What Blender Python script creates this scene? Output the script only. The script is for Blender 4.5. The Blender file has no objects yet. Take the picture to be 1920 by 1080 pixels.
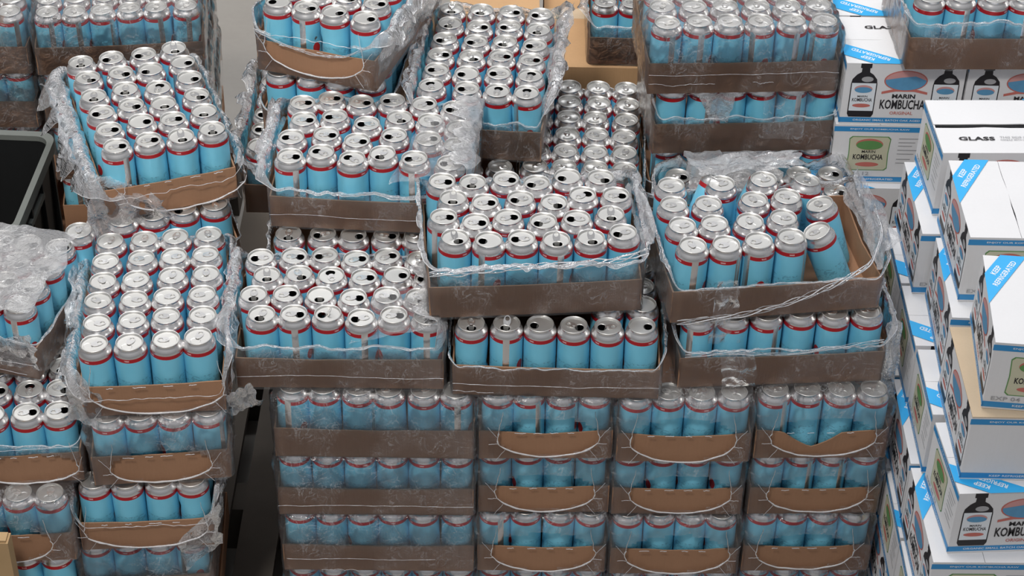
import bpy, bmesh, math, random
from mathutils import Vector, Matrix, Euler, noise
R = math.radians
PI = math.pi
rnd = random.Random(7)
COL = bpy.context.scene.collection
sc = bpy.context.scene

# ------------------------------------------------------------------ helpers
def mesh_of(name, verts, faces, mats, fmat=None, smooth=False, attr=None):
    me = bpy.data.meshes.new(name)
    me.from_pydata([tuple(v) for v in verts], [], faces)
    for m in mats: me.materials.append(m)
    if fmat: me.polygons.foreach_set('material_index', fmat)
    if smooth: me.polygons.foreach_set('use_smooth', [True]*len(faces))
    if attr is not None:
        a = me.attributes.new('canco', 'FLOAT_VECTOR', 'POINT')
        a.data.foreach_set('vector', [c for v in attr for c in v])
    me.update()
    return me

def link(name, me, parent=None, loc=(0,0,0), rot=(0,0,0)):
    o = bpy.data.objects.new(name, me); COL.objects.link(o)
    o.location = loc; o.rotation_euler = rot
    if parent: o.parent = parent
    return o

def thing(name, label, cat, loc=(0,0,0), rot=(0,0,0), group=None):
    o = bpy.data.objects.new(name, None); COL.objects.link(o)
    o.empty_display_size = .05
    o.location = loc; o.rotation_euler = rot
    o['label'] = label; o['category'] = cat
    if group: o['group'] = group
    return o

class MB:
    def __init__(s): s.v=[]; s.f=[]; s.m=[]; s.mats=[]
    def mi(s, m):
        if m not in s.mats: s.mats.append(m)
        return s.mats.index(m)
    def add(s, vs, fs, m):
        b=len(s.v); k=s.mi(m); s.v+=[Vector(v) for v in vs]
        for f in fs: s.f.append([b+i for i in f]); s.m.append(k)
    def box(s, x0,x1,y0,y1,z0,z1, m):
        vs=[(x,y,z) for z in (z0,z1) for y in (y0,y1) for x in (x0,x1)]
        s.add(vs, [(0,2,3,1),(4,5,7,6),(0,1,5,4),(2,6,7,3),(0,4,6,2),(1,3,7,5)], m)
    def mesh(s, name, smooth=False): return mesh_of(name, s.v, s.f, s.mats, s.m, smooth)

def tube(mb, pts, r, m, n=5, closed=False):
    pts=[Vector(p) for p in pts]; N=len(pts); base=[]; vs=[]
    for i,p in enumerate(pts):
        a=pts[i-1] if (i>0 or closed) else p; b=pts[(i+1)%N] if (i<N-1 or closed) else p
        t=(b-a).normalized() if (b-a).length>1e-9 else Vector((1,0,0))
        up=Vector((0,0,1)) if abs(t.z)<.9 else Vector((0,1,0))
        s=t.cross(up).normalized(); w=s.cross(t)
        rr=r(i/N) if callable(r) else r
        for k in range(n):
            an=2*PI*k/n; vs.append(p+(s*math.cos(an)+w*math.sin(an))*rr)
    fs=[]
    for i in range(N if closed else N-1):
        j=(i+1)%N
        for k in range(n): fs.append((i*n+k, i*n+(k+1)%n, j*n+(k+1)%n, j*n+k))
    mb.add(vs, fs, m)

def nz(x,y,z): return noise.noise(Vector((x,y,z)))
def ridge(x,y,z): return 1-abs(noise.noise(Vector((x,y,z))))*2

# ------------------------------------------------------------------ materials
class NT:
    def __init__(s, name):
        s.m=bpy.data.materials.new(name); s.m.use_nodes=True
        s.t=s.m.node_tree; s.n=s.t.nodes; s.b=s.n['Principled BSDF']; s.out=s.n['Material Output']
    def new(s, t, **kw):
        n=s.n.new(t)
        for k,v in kw.items(): setattr(n,k,v)
        return n
    def ln(s,a,b): s.t.links.new(a,b)
    def math(s, op, a, b=None, c=None, clamp=False):
        n=s.new('ShaderNodeMath', operation=op, use_clamp=clamp)
        for i,x in enumerate((a,b,c)):
            if x is None: continue
            if isinstance(x,(int,float)): n.inputs[i].default_value=x
            else: s.ln(x,n.inputs[i])
        return n.outputs[0]
    def mix(s, fac, a, b):
        n=s.new('ShaderNodeMix', data_type='RGBA')
        for i,x in ((0,fac),(6,a),(7,b)):
            if isinstance(x,(int,float)): n.inputs[i].default_value=x
            elif isinstance(x,tuple): n.inputs[i].default_value=(*x,1)
            else: s.ln(x,n.inputs[i])
        return n.outputs[2]
    def noise(s, vec, scale, detail=3, rough=.5, dist=0):
        n=s.new('ShaderNodeTexNoise'); n.inputs['Scale'].default_value=scale
        n.inputs['Detail'].default_value=detail; n.inputs['Roughness'].default_value=rough
        n.inputs['Distortion'].default_value=dist
        if vec: s.ln(vec,n.inputs['Vector'])
        return n.outputs[0]
    def bump(s, h, strength, dist):
        n=s.new('ShaderNodeBump'); n.inputs['Strength'].default_value=strength; n.inputs['Distance'].default_value=dist
        s.ln(h,n.inputs['Height']); return n.outputs[0]

def srgb(r,g,b):
    f=lambda c:((c/255+.055)/1.055)**2.4 if c>10 else c/255/12.92
    return (f(r),f(g),f(b))

def simple(name, col, rough=.5, metal=0, spec=.5, var=0, vs=40, bump=0):
    t=NT(name); t.b.inputs['Roughness'].default_value=rough; t.b.inputs['Metallic'].default_value=metal
    t.b.inputs['Specular IOR Level'].default_value=spec
    tc=t.new('ShaderNodeTexCoord')
    n=t.noise(tc.outputs['Object'], vs, 4)
    c=t.mix(n, tuple(x*(1-var) for x in col), tuple(min(1,x*(1+var)) for x in col))
    t.ln(c,t.b.inputs['Base Color'])
    if bump: t.ln(t.bump(n,.4,bump),t.b.inputs['Normal'])
    return t.m

def can_material():
    t=NT('can_sleeve'); at=t.new('ShaderNodeAttribute', attribute_name='canco')
    sp=t.new('ShaderNodeSeparateXYZ'); t.ln(at.outputs['Vector'],sp.inputs[0])
    x,y,z=sp.outputs
    ang=t.math('ARCTAN2',x,t.math('MULTIPLY',y,-1))       # 0 faces -y
    aa=t.math('ABSOLUTE',ang)
    notgap=t.math('GREATER_THAN',aa,.2)
    lab=t.math('MULTIPLY',t.math('MULTIPLY',t.math('GREATER_THAN',z,.007),t.math('LESS_THAN',z,.1375)),notgap)
    band=t.math('MULTIPLY',lab,t.math('GREATER_THAN',z,.1285))
    # small white lettering on the red band
    d=t.math('GREATER_THAN',t.math('COSINE',t.math('MULTIPLY',ang,3)),-.9)
    d=t.math('SUBTRACT',1,d)
    zz=t.math('LESS_THAN',t.math('ABSOLUTE',t.math('SUBTRACT',z,.133)),.0016)
    br=t.math('GREATER_THAN',t.noise(at.outputs['Vector'],900,1),.45)
    txt=t.math('MULTIPLY',t.math('MULTIPLY',d,zz),t.math('MULTIPLY',br,band))
    # red badge low on the sleeve and faint dark script on the blue
    a2=t.math('DIVIDE',t.math('SUBTRACT',ang,1.0),.28); z2=t.math('DIVIDE',t.math('SUBTRACT',z,.066),.013)
    badge=t.math('LESS_THAN',t.math('ADD',t.math('MULTIPLY',a2,a2),t.math('MULTIPLY',z2,z2)),1)
    badge=t.math('MULTIPLY',badge,lab)
    mp=t.new('ShaderNodeMapping'); mp.inputs['Scale'].default_value=(1,1,1.9); t.ln(at.outputs['Vector'],mp.inputs[0])
    s1=t.noise(mp.outputs[0],85,2,.6,1.5)
    scr=t.math('MULTIPLY',t.math('GREATER_THAN',s1,.57),t.math('MULTIPLY',t.math('GREATER_THAN',z,.03),t.math('LESS_THAN',z,.082)))
    scr=t.math('MULTIPLY',t.math('MULTIPLY',scr,.55),t.math('GREATER_THAN',aa,.55))
    wv=t.noise(at.outputs['Vector'],18,2)
    blue=t.mix(wv,srgb(112,198,228),srgb(134,212,238))
    c=t.mix(scr,blue,srgb(84,140,170))
    c=t.mix(badge,c,srgb(178,44,48))
    c=t.mix(band,c,srgb(172,24,34))
    c=t.mix(txt,c,srgb(225,190,190))
    alu=t.mix(wv,(.72,.715,.71),(.82,.81,.81))
    c=t.mix(lab,alu,c)
    t.ln(c,t.b.inputs['Base Color'])
    t.ln(t.math('SUBTRACT',.92,t.math('MULTIPLY',lab,.72)),t.b.inputs['Metallic'])
    t.ln(t.math('ADD',.26,t.math('MULTIPLY',lab,.12)),t.b.inputs['Roughness'])
    return t.m

def film_material(name, lo, hi, rough=.16, pt=.12, trl=.25, bs=.22):
    """clear wrinkled film: mostly see-through, creases and grazing angles turn whitish"""
    t=NT(name); tc=t.new('ShaderNodeTexCoord'); v=tc.outputs['Object']
    n1=t.noise(v,26,4,.6,1.2); n2=t.noise(v,75,3,.6,2.0)
    cr=t.math('ABSOLUTE',t.math('SUBTRACT',n1,.5)); cr=t.math('SUBTRACT',1,t.math('MULTIPLY',cr,42),clamp=True)
    cr2=t.math('ABSOLUTE',t.math('SUBTRACT',n2,.5)); cr2=t.math('SUBTRACT',1,t.math('MULTIPLY',cr2,40),clamp=True)
    crease=t.math('MAXIMUM',cr,t.math('MULTIPLY',cr2,.6))
    msk=t.math('MULTIPLY',t.math('SUBTRACT',t.noise(v,11,2),.47),7,clamp=True)
    crease=t.math('MULTIPLY',crease,msk)
    h=t.math('ADD',t.math('MULTIPLY',n1,1.0),t.math('MULTIPLY',n2,.35))
    nrm=t.bump(h,bs,.012)
    lw=t.new('ShaderNodeLayerWeight'); lw.inputs['Blend'].default_value=.35
    fac=t.math('ADD',lo,t.math('MULTIPLY',lw.outputs['Facing'],hi))
    fac=t.math('ADD',fac,t.math('MULTIPLY',crease,.5*hi/.3+.05),clamp=True)
    patch=t.math('SUBTRACT',t.noise(v,7,2),.45,clamp=True)
    fac=t.math('ADD',fac,t.math('MULTIPLY',patch,pt*2),clamp=True)
    tr=t.new('ShaderNodeBsdfTransparent'); tr.inputs[0].default_value=(.985,.985,.99,1)
    t.b.inputs['Base Color'].default_value=(.90,.91,.94,1); t.b.inputs['Roughness'].default_value=rough
    t.b.inputs['Specular IOR Level'].default_value=.8
    t.ln(nrm,t.b.inputs['Normal'])
    gl=t.new('ShaderNodeBsdfGlossy'); gl.inputs['Roughness'].default_value=.12; gl.inputs[0].default_value=(1,1,1,1)
    t.ln(nrm,gl.inputs['Normal'])
    tl=t.new('ShaderNodeBsdfTranslucent'); tl.inputs[0].default_value=(.9,.9,.93,1); t.ln(nrm,tl.inputs['Normal'])
    mb=t.new('ShaderNodeMixShader'); mb.inputs[0].default_value=trl; t.ln(t.b.outputs[0],mb.inputs[1]); t.ln(tl.outputs[0],mb.inputs[2])
    a=t.new('ShaderNodeMixShader'); t.ln(fac,a.inputs[0]); t.ln(tr.outputs[0],a.inputs[1]); t.ln(mb.outputs[0],a.inputs[2])
    fr=t.new('ShaderNodeFresnel'); fr.inputs['IOR'].default_value=1.35; t.ln(nrm,fr.inputs['Normal'])
    b=t.new('ShaderNodeMixShader'); t.ln(fr.outputs[0],b.inputs[0]); t.ln(a.outputs[0],b.inputs[1]); t.ln(gl.outputs[0],b.inputs[2])
    t.ln(b.outputs[0],t.out.inputs[0])
    return t.m

def cardboard(name, col, var=.10):
    t=NT(name); tc=t.new('ShaderNodeTexCoord'); v=tc.outputs['Object']
    n=t.noise(v,9,4); n2=t.noise(v,160,2)
    mp=t.new('ShaderNodeMapping'); mp.inputs['Scale'].default_value=(300,300,4); t.ln(v,mp.inputs[0])
    w=t.noise(mp.outputs[0],1,2)
    f=t.math('ADD',t.math('MULTIPLY',n,.6),t.math('ADD',t.math('MULTIPLY',n2,.2),t.math('MULTIPLY',w,.2)))
    c=t.mix(f,tuple(x*(1-var*2) for x in col),tuple(x*(1+var*2) for x in col))
    t.ln(c,t.b.inputs['Base Color']); t.b.inputs['Roughness'].default_value=.8
    t.b.inputs['Specular IOR Level'].default_value=.2
    t.ln(t.bump(w,.25,.001),t.b.inputs['Normal'])
    return t.m

M={}
M['can']=can_material()
M['lid']=simple('lid_aluminium',(.55,.545,.53),.42,.85,var=.04,vs=60)
M['tab']=simple('tab_aluminium',(.88,.87,.86),.25,.95)
M['inside']=simple('can_inside_shade',(.10,.10,.10),.6,.2)  # shade inside the can put into a near-black colour
M['kraft']=cardboard('tray_cardboard',srgb(156,119,93))
M['kraft2']=cardboard('carton_cardboard',srgb(186,150,112))
M['film']=film_material('clear_shrink_film',.012,.15)
M['film_loose']=film_material('crumpled_film',.32,.42,.2,.16,.5,.9)
M['film_mid']=film_material('draped_film',.06,.28,.16,.14,.4,.8)
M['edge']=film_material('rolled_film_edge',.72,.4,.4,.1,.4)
M['white']=cardboard('white_carton_board',srgb(222,222,224),.03)
M['liner']=cardboard('carton_inner_board',srgb(196,176,150),.06)
M['blue']=simple('print_blue',srgb(50,140,200),.5,var=.05)
M['cyan']=simple('print_bright_blue',srgb(50,170,232),.45,var=.04)
M['black']=simple('print_black',srgb(32,28,32),.5)
M['grey']=simple('print_grey',srgb(165,165,168),.6)
M['red']=simple('print_red',srgb(196,110,100),.55,var=.1)
M['pink']=simple('print_pink',srgb(204,150,148),.55,var=.08)
M['midblue']=simple('print_mid_blue',srgb(90,150,190),.55,var=.15,vs=60)
M['green']=simple('print_green',srgb(96,146,84),.55,var=.1)
M['cream']=simple('print_cream',srgb(200,198,172),.55,var=.04)
M['pwhite']=simple('print_white',srgb(226,232,238),.5)
M['steelgrey']=simple('crate_rim_plastic',srgb(98,102,98),.55,var=.08,bump=.0006)
M['crate']=simple('crate_plastic',srgb(26,27,28),.5,var=.15,bump=.0005)
M['wood']=simple('pale_wood',srgb(176,146,106),.7,var=.15,vs=12)
M['pallet']=simple('pallet_wood',srgb(82,76,70),.8,var=.2,vs=14)
M['floor']=None
t=NT('polished_concrete'); tc=t.new('ShaderNodeTexCoord')
n=t.noise(tc.outputs['Object'],1.6,5,.6); n2=t.noise(tc.outputs['Object'],40,3)
f=t.math('ADD',t.math('MULTIPLY',n,.8),t.math('MULTIPLY',n2,.2))
t.ln(t.mix(f,srgb(138,133,127),srgb(172,168,162)),t.b.inputs['Base Color']); t.b.inputs['Roughness'].default_value=.45
M['floor']=t.m

# ------------------------------------------------------------------ can meshes
CH=.156; CR=.0331
PROF=[(.0,.0235),(.003,.0262),(.009,.0322),(.016,CR),(.030,CR),(.045,CR),(.060,CR),(.075,CR),(.090,CR),(.105,CR),(.118,CR),
      (.1285,CR),(.1375,CR),(.1400,.0329),(.1445,.0312),(.1485,.0288),(.1515,.0269),(.1535,.0266),(.1548,.0274),(.156,.0270)]
def body_mesh(name, dents=(), crumple=0, seed=0):
    N=32; vs=[]; co=[]; fs=[]; fm=[]
    for z,r in PROF:
        for k in range(N):
            a=2*PI*k/N; x,y=math.sin(a),-math.cos(a); rr=r
            for (da,dz,wa,wz,dep) in dents:
                d=(a-da+PI)%(2*PI)-PI
                rr-=dep*math.exp(-(d/wa)**2-((z-dz)/wz)**2)
            if crumple and .02<z<.12: rr-=crumple*abs(nz(x*2.2+seed,y*2.2,z*38))
            vs.append((x*rr,y*rr,z)); co.append((x*r,y*r,z))
    n=len(PROF)
    for i in range(n-1):
        for k in range(N):
            fs.append((i*N+k,i*N+(k+1)%N,(i+1)*N+(k+1)%N,(i+1)*N+k)); fm.append(0)
    b=len(vs); vs.append((0,0,.004)); co.append((0,0,.004))
    for k in range(N): fs.append((b,(k+1)%N,k)); fm.append(0)
    # inner wall, coloured dark so the mouth reads as shaded
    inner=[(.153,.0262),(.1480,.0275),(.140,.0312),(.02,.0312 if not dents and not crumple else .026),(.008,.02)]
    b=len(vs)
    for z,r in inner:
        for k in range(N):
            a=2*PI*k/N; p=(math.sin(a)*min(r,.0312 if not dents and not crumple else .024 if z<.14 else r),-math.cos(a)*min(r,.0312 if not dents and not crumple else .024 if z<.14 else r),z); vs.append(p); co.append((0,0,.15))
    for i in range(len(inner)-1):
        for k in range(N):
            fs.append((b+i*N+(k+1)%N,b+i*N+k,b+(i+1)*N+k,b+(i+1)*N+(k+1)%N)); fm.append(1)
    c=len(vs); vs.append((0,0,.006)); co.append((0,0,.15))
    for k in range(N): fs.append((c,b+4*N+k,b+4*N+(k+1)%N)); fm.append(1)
    return mesh_of(name,vs,fs,[M['can'],M['inside']],fm,True,co)

BODY=[body_mesh('can_body'),
      body_mesh('can_body',dents=[(.3,.05,.5,.02,.008),(.9,.085,.4,.015,.005)],crumple=.003,seed=3),
      body_mesh('can_body',dents=[(-.5,.055,.35,.03,.006)],crumple=.0015,seed=9),
      body_mesh('can_body',dents=[(-.2,.062,.9,.012,.010),(.4,.09,.5,.02,.006)],crumple=.003,seed=5)]

def lid_mesh(name, opened):
    N=32; bm=bmesh.new()
    prof=[(.1562,.0271),(.1570,.0264),(.1568,.0255),(.1520,.0243),(.1512,.0236),(.1528,.0228)]
    rings=[]
    for z,r in prof:
        rings.append([bm.verts.new((r*math.sin(2*PI*k/N),-r*math.cos(2*PI*k/N),z)) for k in range(N)])
    for a,b in zip(rings,rings[1:]):
        for k in range(N): bm.faces.new((a[k],a[(k+1)%N],b[(k+1)%N],b[k]))
    H=16
    hole=[bm.verts.new((.0108*math.cos(2*PI*k/H),.0118+.0094*math.sin(2*PI*k/H),.1528)) for k in range(H)]
    edges=[bm.edges.get((rings[-1][k],rings[-1][(k+1)%N])) for k in range(N)]+[bm.edges.new((hole[k],hole[(k+1)%H])) for k in range(H)]
    bmesh.ops.triangle_fill(bm, use_beauty=True, edges=edges, normal=(0,0,1))
    low=[bm.verts.new((v.co.x*.9,.0118+(v.co.y-.0118)*.9,.1518)) for v in hole]
    for k in range(H): bm.faces.new((hole[k],hole[(k+1)%H],low[(k+1)%H],low[k]))
    if not opened: bm.faces.new(low)
    else:   # tongue pushed down inside the mouth
        q=[bm.verts.new((x,y,z)) for x,y,z in ((-.006,.0045,.1518),(.006,.0045,.1518),(.0045,.007,.143),(-.0045,.007,.143))]
        bm.faces.new(q)
    bmesh.ops.recalc_face_normals(bm, faces=bm.faces)
    for f in bm.faces: f.smooth=abs(f.normal.z)<.97
    me=bpy.data.meshes.new(name); bm.to_mesh(me); bm.free(); me.materials.append(M['lid'])
    a=me.attributes.new('canco','FLOAT_VECTOR','POINT')
    return me
LID_C=lid_mesh('lid',False); LID_O=lid_mesh('lid',True)

def tab_mesh(name, up=0.0):
    """oval ring pull, its nose over the mouth (+y)"""
    bm=bmesh.new(); N=20
    def ov(rx,ry,cy,z): return [bm.verts.new((rx*math.cos(2*PI*k/N),cy+ry*math.sin(2*PI*k/N),z)) for k in range(N)]
    top=[]
    for z in (.0,.0012):
        o=ov(.0076,.0115,-.0055,z); h=ov(.0046,.0046,-.0105,z); top.append((o,h))
        ed=[bm.edges.new((c[k],c[(k+1)%N])) for c in (o,h) for k in range(N)]
        bmesh.ops.triangle_fill(bm,use_beauty=True,edges=ed,normal=(0,0,1))
    for i in (0,1):
        a,b=top[0][i],top[1][i]
        for k in range(N): bm.faces.new((a[k],a[(k+1)%N],b[(k+1)%N],b[k]))
    # rivet
    rv=[[bm.verts.new((.0024*math.cos(2*PI*k/8),.0024*math.sin(2*PI*k/8),z)) for k in range(8)] for z in (.0,.002)]
    for k in range(8): bm.faces.new((rv[0][k],rv[0][(k+1)%8],rv[1][(k+1)%8],rv[1][k]))
    bm.faces.new(rv[1])
    if up:
        m=Matrix.Rotation(up,4,'X')
        for v in bm.verts: v.co=m@v.co
    for v in bm.verts: v.co.z+=.1534+(.001 if up else 0)
    bmesh.ops.recalc_face_normals(bm, faces=bm.faces)
    me=bpy.data.meshes.new(name); bm.to_mesh(me); bm.free(); me.materials.append(M['tab'])
    return me
TAB=tab_mesh('pull_tab'); TAB_UP=tab_mesh('pull_tab',-1.05)

ORD=['first','second','third','fourth','fifth','sixth','seventh']
STUFF=set(); HIDDEN=set()
STUFF=set('P18 P9 K17 P0 Q19 F215 Q18 L71 J4 K14 K8 F110 P13 P19 K21 K22 P17 K20 K12 W23 K9 P14 P23 P21 Q110 K23 P22 K18 Q111 M23 I11 U611 F121 W20 F25 W18 Rx2 Pb3 L72 W17 O17 O10 L73 L64 O23 I6 P1 P2 F210 Q112 W19 M17 W22 F14 V66 U54 X6 F29 A21 A20 F219 D23 V67 F31 A22 P8 B20 V68 D20 D22 A24 A25 I15 B22 L612 W21 A23 B21 D21 F41 I5 L68 P4 P12 B23 L77 Rx3 V69 L711 L616 U617 E37 U45 V611 R26 D57 C20 Pb2 V610 Y55 P16 V511 L715 C21 V55 P20 V523 Y423 C23 Q116 C22 X12 Q114 E27 Q113 Q115 Y45 Y417 V517 Y411 Y323 E211 V423 F223 L719 U44 L620 W11 Y511 Y317 Y517 V623 V20 V617 F115 I4 E219 E215 Q117 E47 Y523 V417 R27 S11 U610 L61 V616 V613 L723 E311 V612 I10 X8 V41'.split())   # least visible of the cans, built as one object
HIDDEN=set('D511 D515 D519 D523 D47 D411 D415 D419 D423 D37 D311 D315 D319 D323 D27 D211 D215 D219 D223 S17 S23 J5 L62 L63 I8 I9 I12 I13 I14 Pb0 Pb1 Q211 R22 R28 R212 R213 R214 X4 X5 X7 X9 X10 X11 X13 X14 X15 X16 X17 E223 E315 E319 E323 E411 E415 E419 E423 E50 E51 E52 E53 F12 F13 F18 F19 F114 F120 F20 F24 F28 F30 F40 F50 F51 F52 F53 V614 V615 V51 V52 V53 V54 V42 V43 V44 V45 V411 V31 V32 V33 V34 V35 V311 V317 V323 V21 V22 V23 V24 V25 V211 V217 V223 Y65 Y611 Y617 Y623 Y35 Y311 Y25 Y211 Y217 Y223 U64 U616 U34 U35 U24 U25'.split())   # wholly out of sight
stuff_parts=[]
CAN_GROUP='tall light blue drink cans'
CANS=[]
def can(cid, x,y,z, state, label, seam=None, var=None, tilt=None, T=None):
    """state: -1 closed, 0..359 mouth direction, +1000 with the tab standing up"""
    if var is None: var=rnd.choice([0,0,0,0,0,2,0,1]) if state>=0 else 0
    bodyrot=rnd.uniform(-PI,PI) if seam is None else seam
    lr=R(((state%1000) if state>=0 else rnd.choice([250,270,290,200,330,180,0]))-90)+rnd.uniform(-.15,.15)
    rot=Euler(tilt if tilt else (rnd.gauss(0,.012),rnd.gauss(0,.012),0))
    mw=(T if T else Matrix())@Matrix.Translation((x,y,z))@rot.to_matrix().to_4x4()
    lid=LID_C if state<0 else LID_O
    tab=TAB_UP if state>=1000 else TAB
    if cid in HIDDEN: return
    if cid in STUFF:
        stuff_parts.append((mw,BODY[var],bodyrot)); stuff_parts.append((mw,lid,lr)); stuff_parts.append((mw,tab,lr)); return
    o=thing('drink_can',label,'can',group=CAN_GROUP)
    o.matrix_world=mw
    link('can_body',BODY[var],o,rot=(0,0,bodyrot))
    link('lid',lid,o,rot=(0,0,lr))
    if not (state>=0 and state<1000 and rnd.random()<.18):
        link('pull_tab',tab,o,rot=(0,0,lr))
    CANS.append((cid,o))

# ------------------------------------------------------------------ tray
TH=.076
def tray_mesh(W,D,h,seed,notch=None,sag=(0,0,0,0)):
    mb=MB(); th=.003; m=M['kraft']
    mb.box(-W/2,W/2,-D/2,D/2,0,.0015,m)
    def wall(a,b,nrm,s,k):
        n=28; vs=[]; fs=[]
        for i in range(n+1):
            t=i/n; p=a.lerp(b,t)
            zt=h+.0016*nz(t*5+seed,k*3.1,0)-sag[k]*math.sin(PI*t)**2
            if notch and notch[0]==k:
                d=(t-notch[1])/notch[2]
                zt-=notch[3]*max(0,1-abs(d)**1.2)
            bulge=.004*math.sin(PI*t)*(1 if k%2==0 else .6)+.0012*nz(t*7+seed,k,2)
            o=nrm*bulge
            vs+=[p+Vector((0,0,0)),p+o+Vector((0,0,zt)),p+o-nrm*th+Vector((0,0,zt)),p-nrm*th]
        for i in range(n):
            q=i*4; r=q+4
            fs+=[(q,r,r+1,q+1),(q+1,r+1,r+2,q+2),(q+2,r+2,r+3,q+3)]
        fs+=[(0,1,2,3),(n*4+3,n*4+2,n*4+1,n*4)]
        mb.add(vs,fs,m)
    c=[Vector((-W/2,-D/2,0)),Vector((W/2,-D/2,0)),Vector((W/2,D/2,0)),Vector((-W/2,D/2,0))]
    ns=[Vector((0,-1,0)),Vector((1,0,0)),Vector((0,1,0)),Vector((-1,0,0))]
    for k in range(4): wall(c[k],c[(k+1)%4],ns[k],seed,k)
    return mb.mesh('tray_base')

def perim(W,D,r,step):
    """points and outward normals round a rounded rectangle, starting front left"""
    out=[]
    hx,hy=W/2,D/2
    def seg(p,q,n):
        L=(Vector(q)-Vector(p)).length; k=max(1,int(L/step))
        for i in range(k): out.append((Vector(p).lerp(Vector(q),i/k),Vector(n)))
    def arc(c,a0):
        for i in range(6):
            a=a0+PI/2*i/6; out.append((Vector((c[0]+r*math.cos(a),c[1]+r*math.sin(a),0)),Vector((math.cos(a),math.sin(a),0))))
    seg((-hx+r,-hy,0),(hx-r,-hy,0),(0,-1,0)); arc((hx-r,-hy+r),-PI/2)
    seg((hx,-hy+r,0),(hx,hy-r,0),(1,0,0)); arc((hx-r,hy-r),0)
    seg((hx-r,hy,0),(-hx+r,hy,0),(0,1,0)); arc((-hx+r,hy-r),PI/2)
    seg((-hx,hy-r,0),(-hx,-hy+r,0),(-1,0,0)); arc((-hx+r,-hy+r),PI)
    return out

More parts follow.
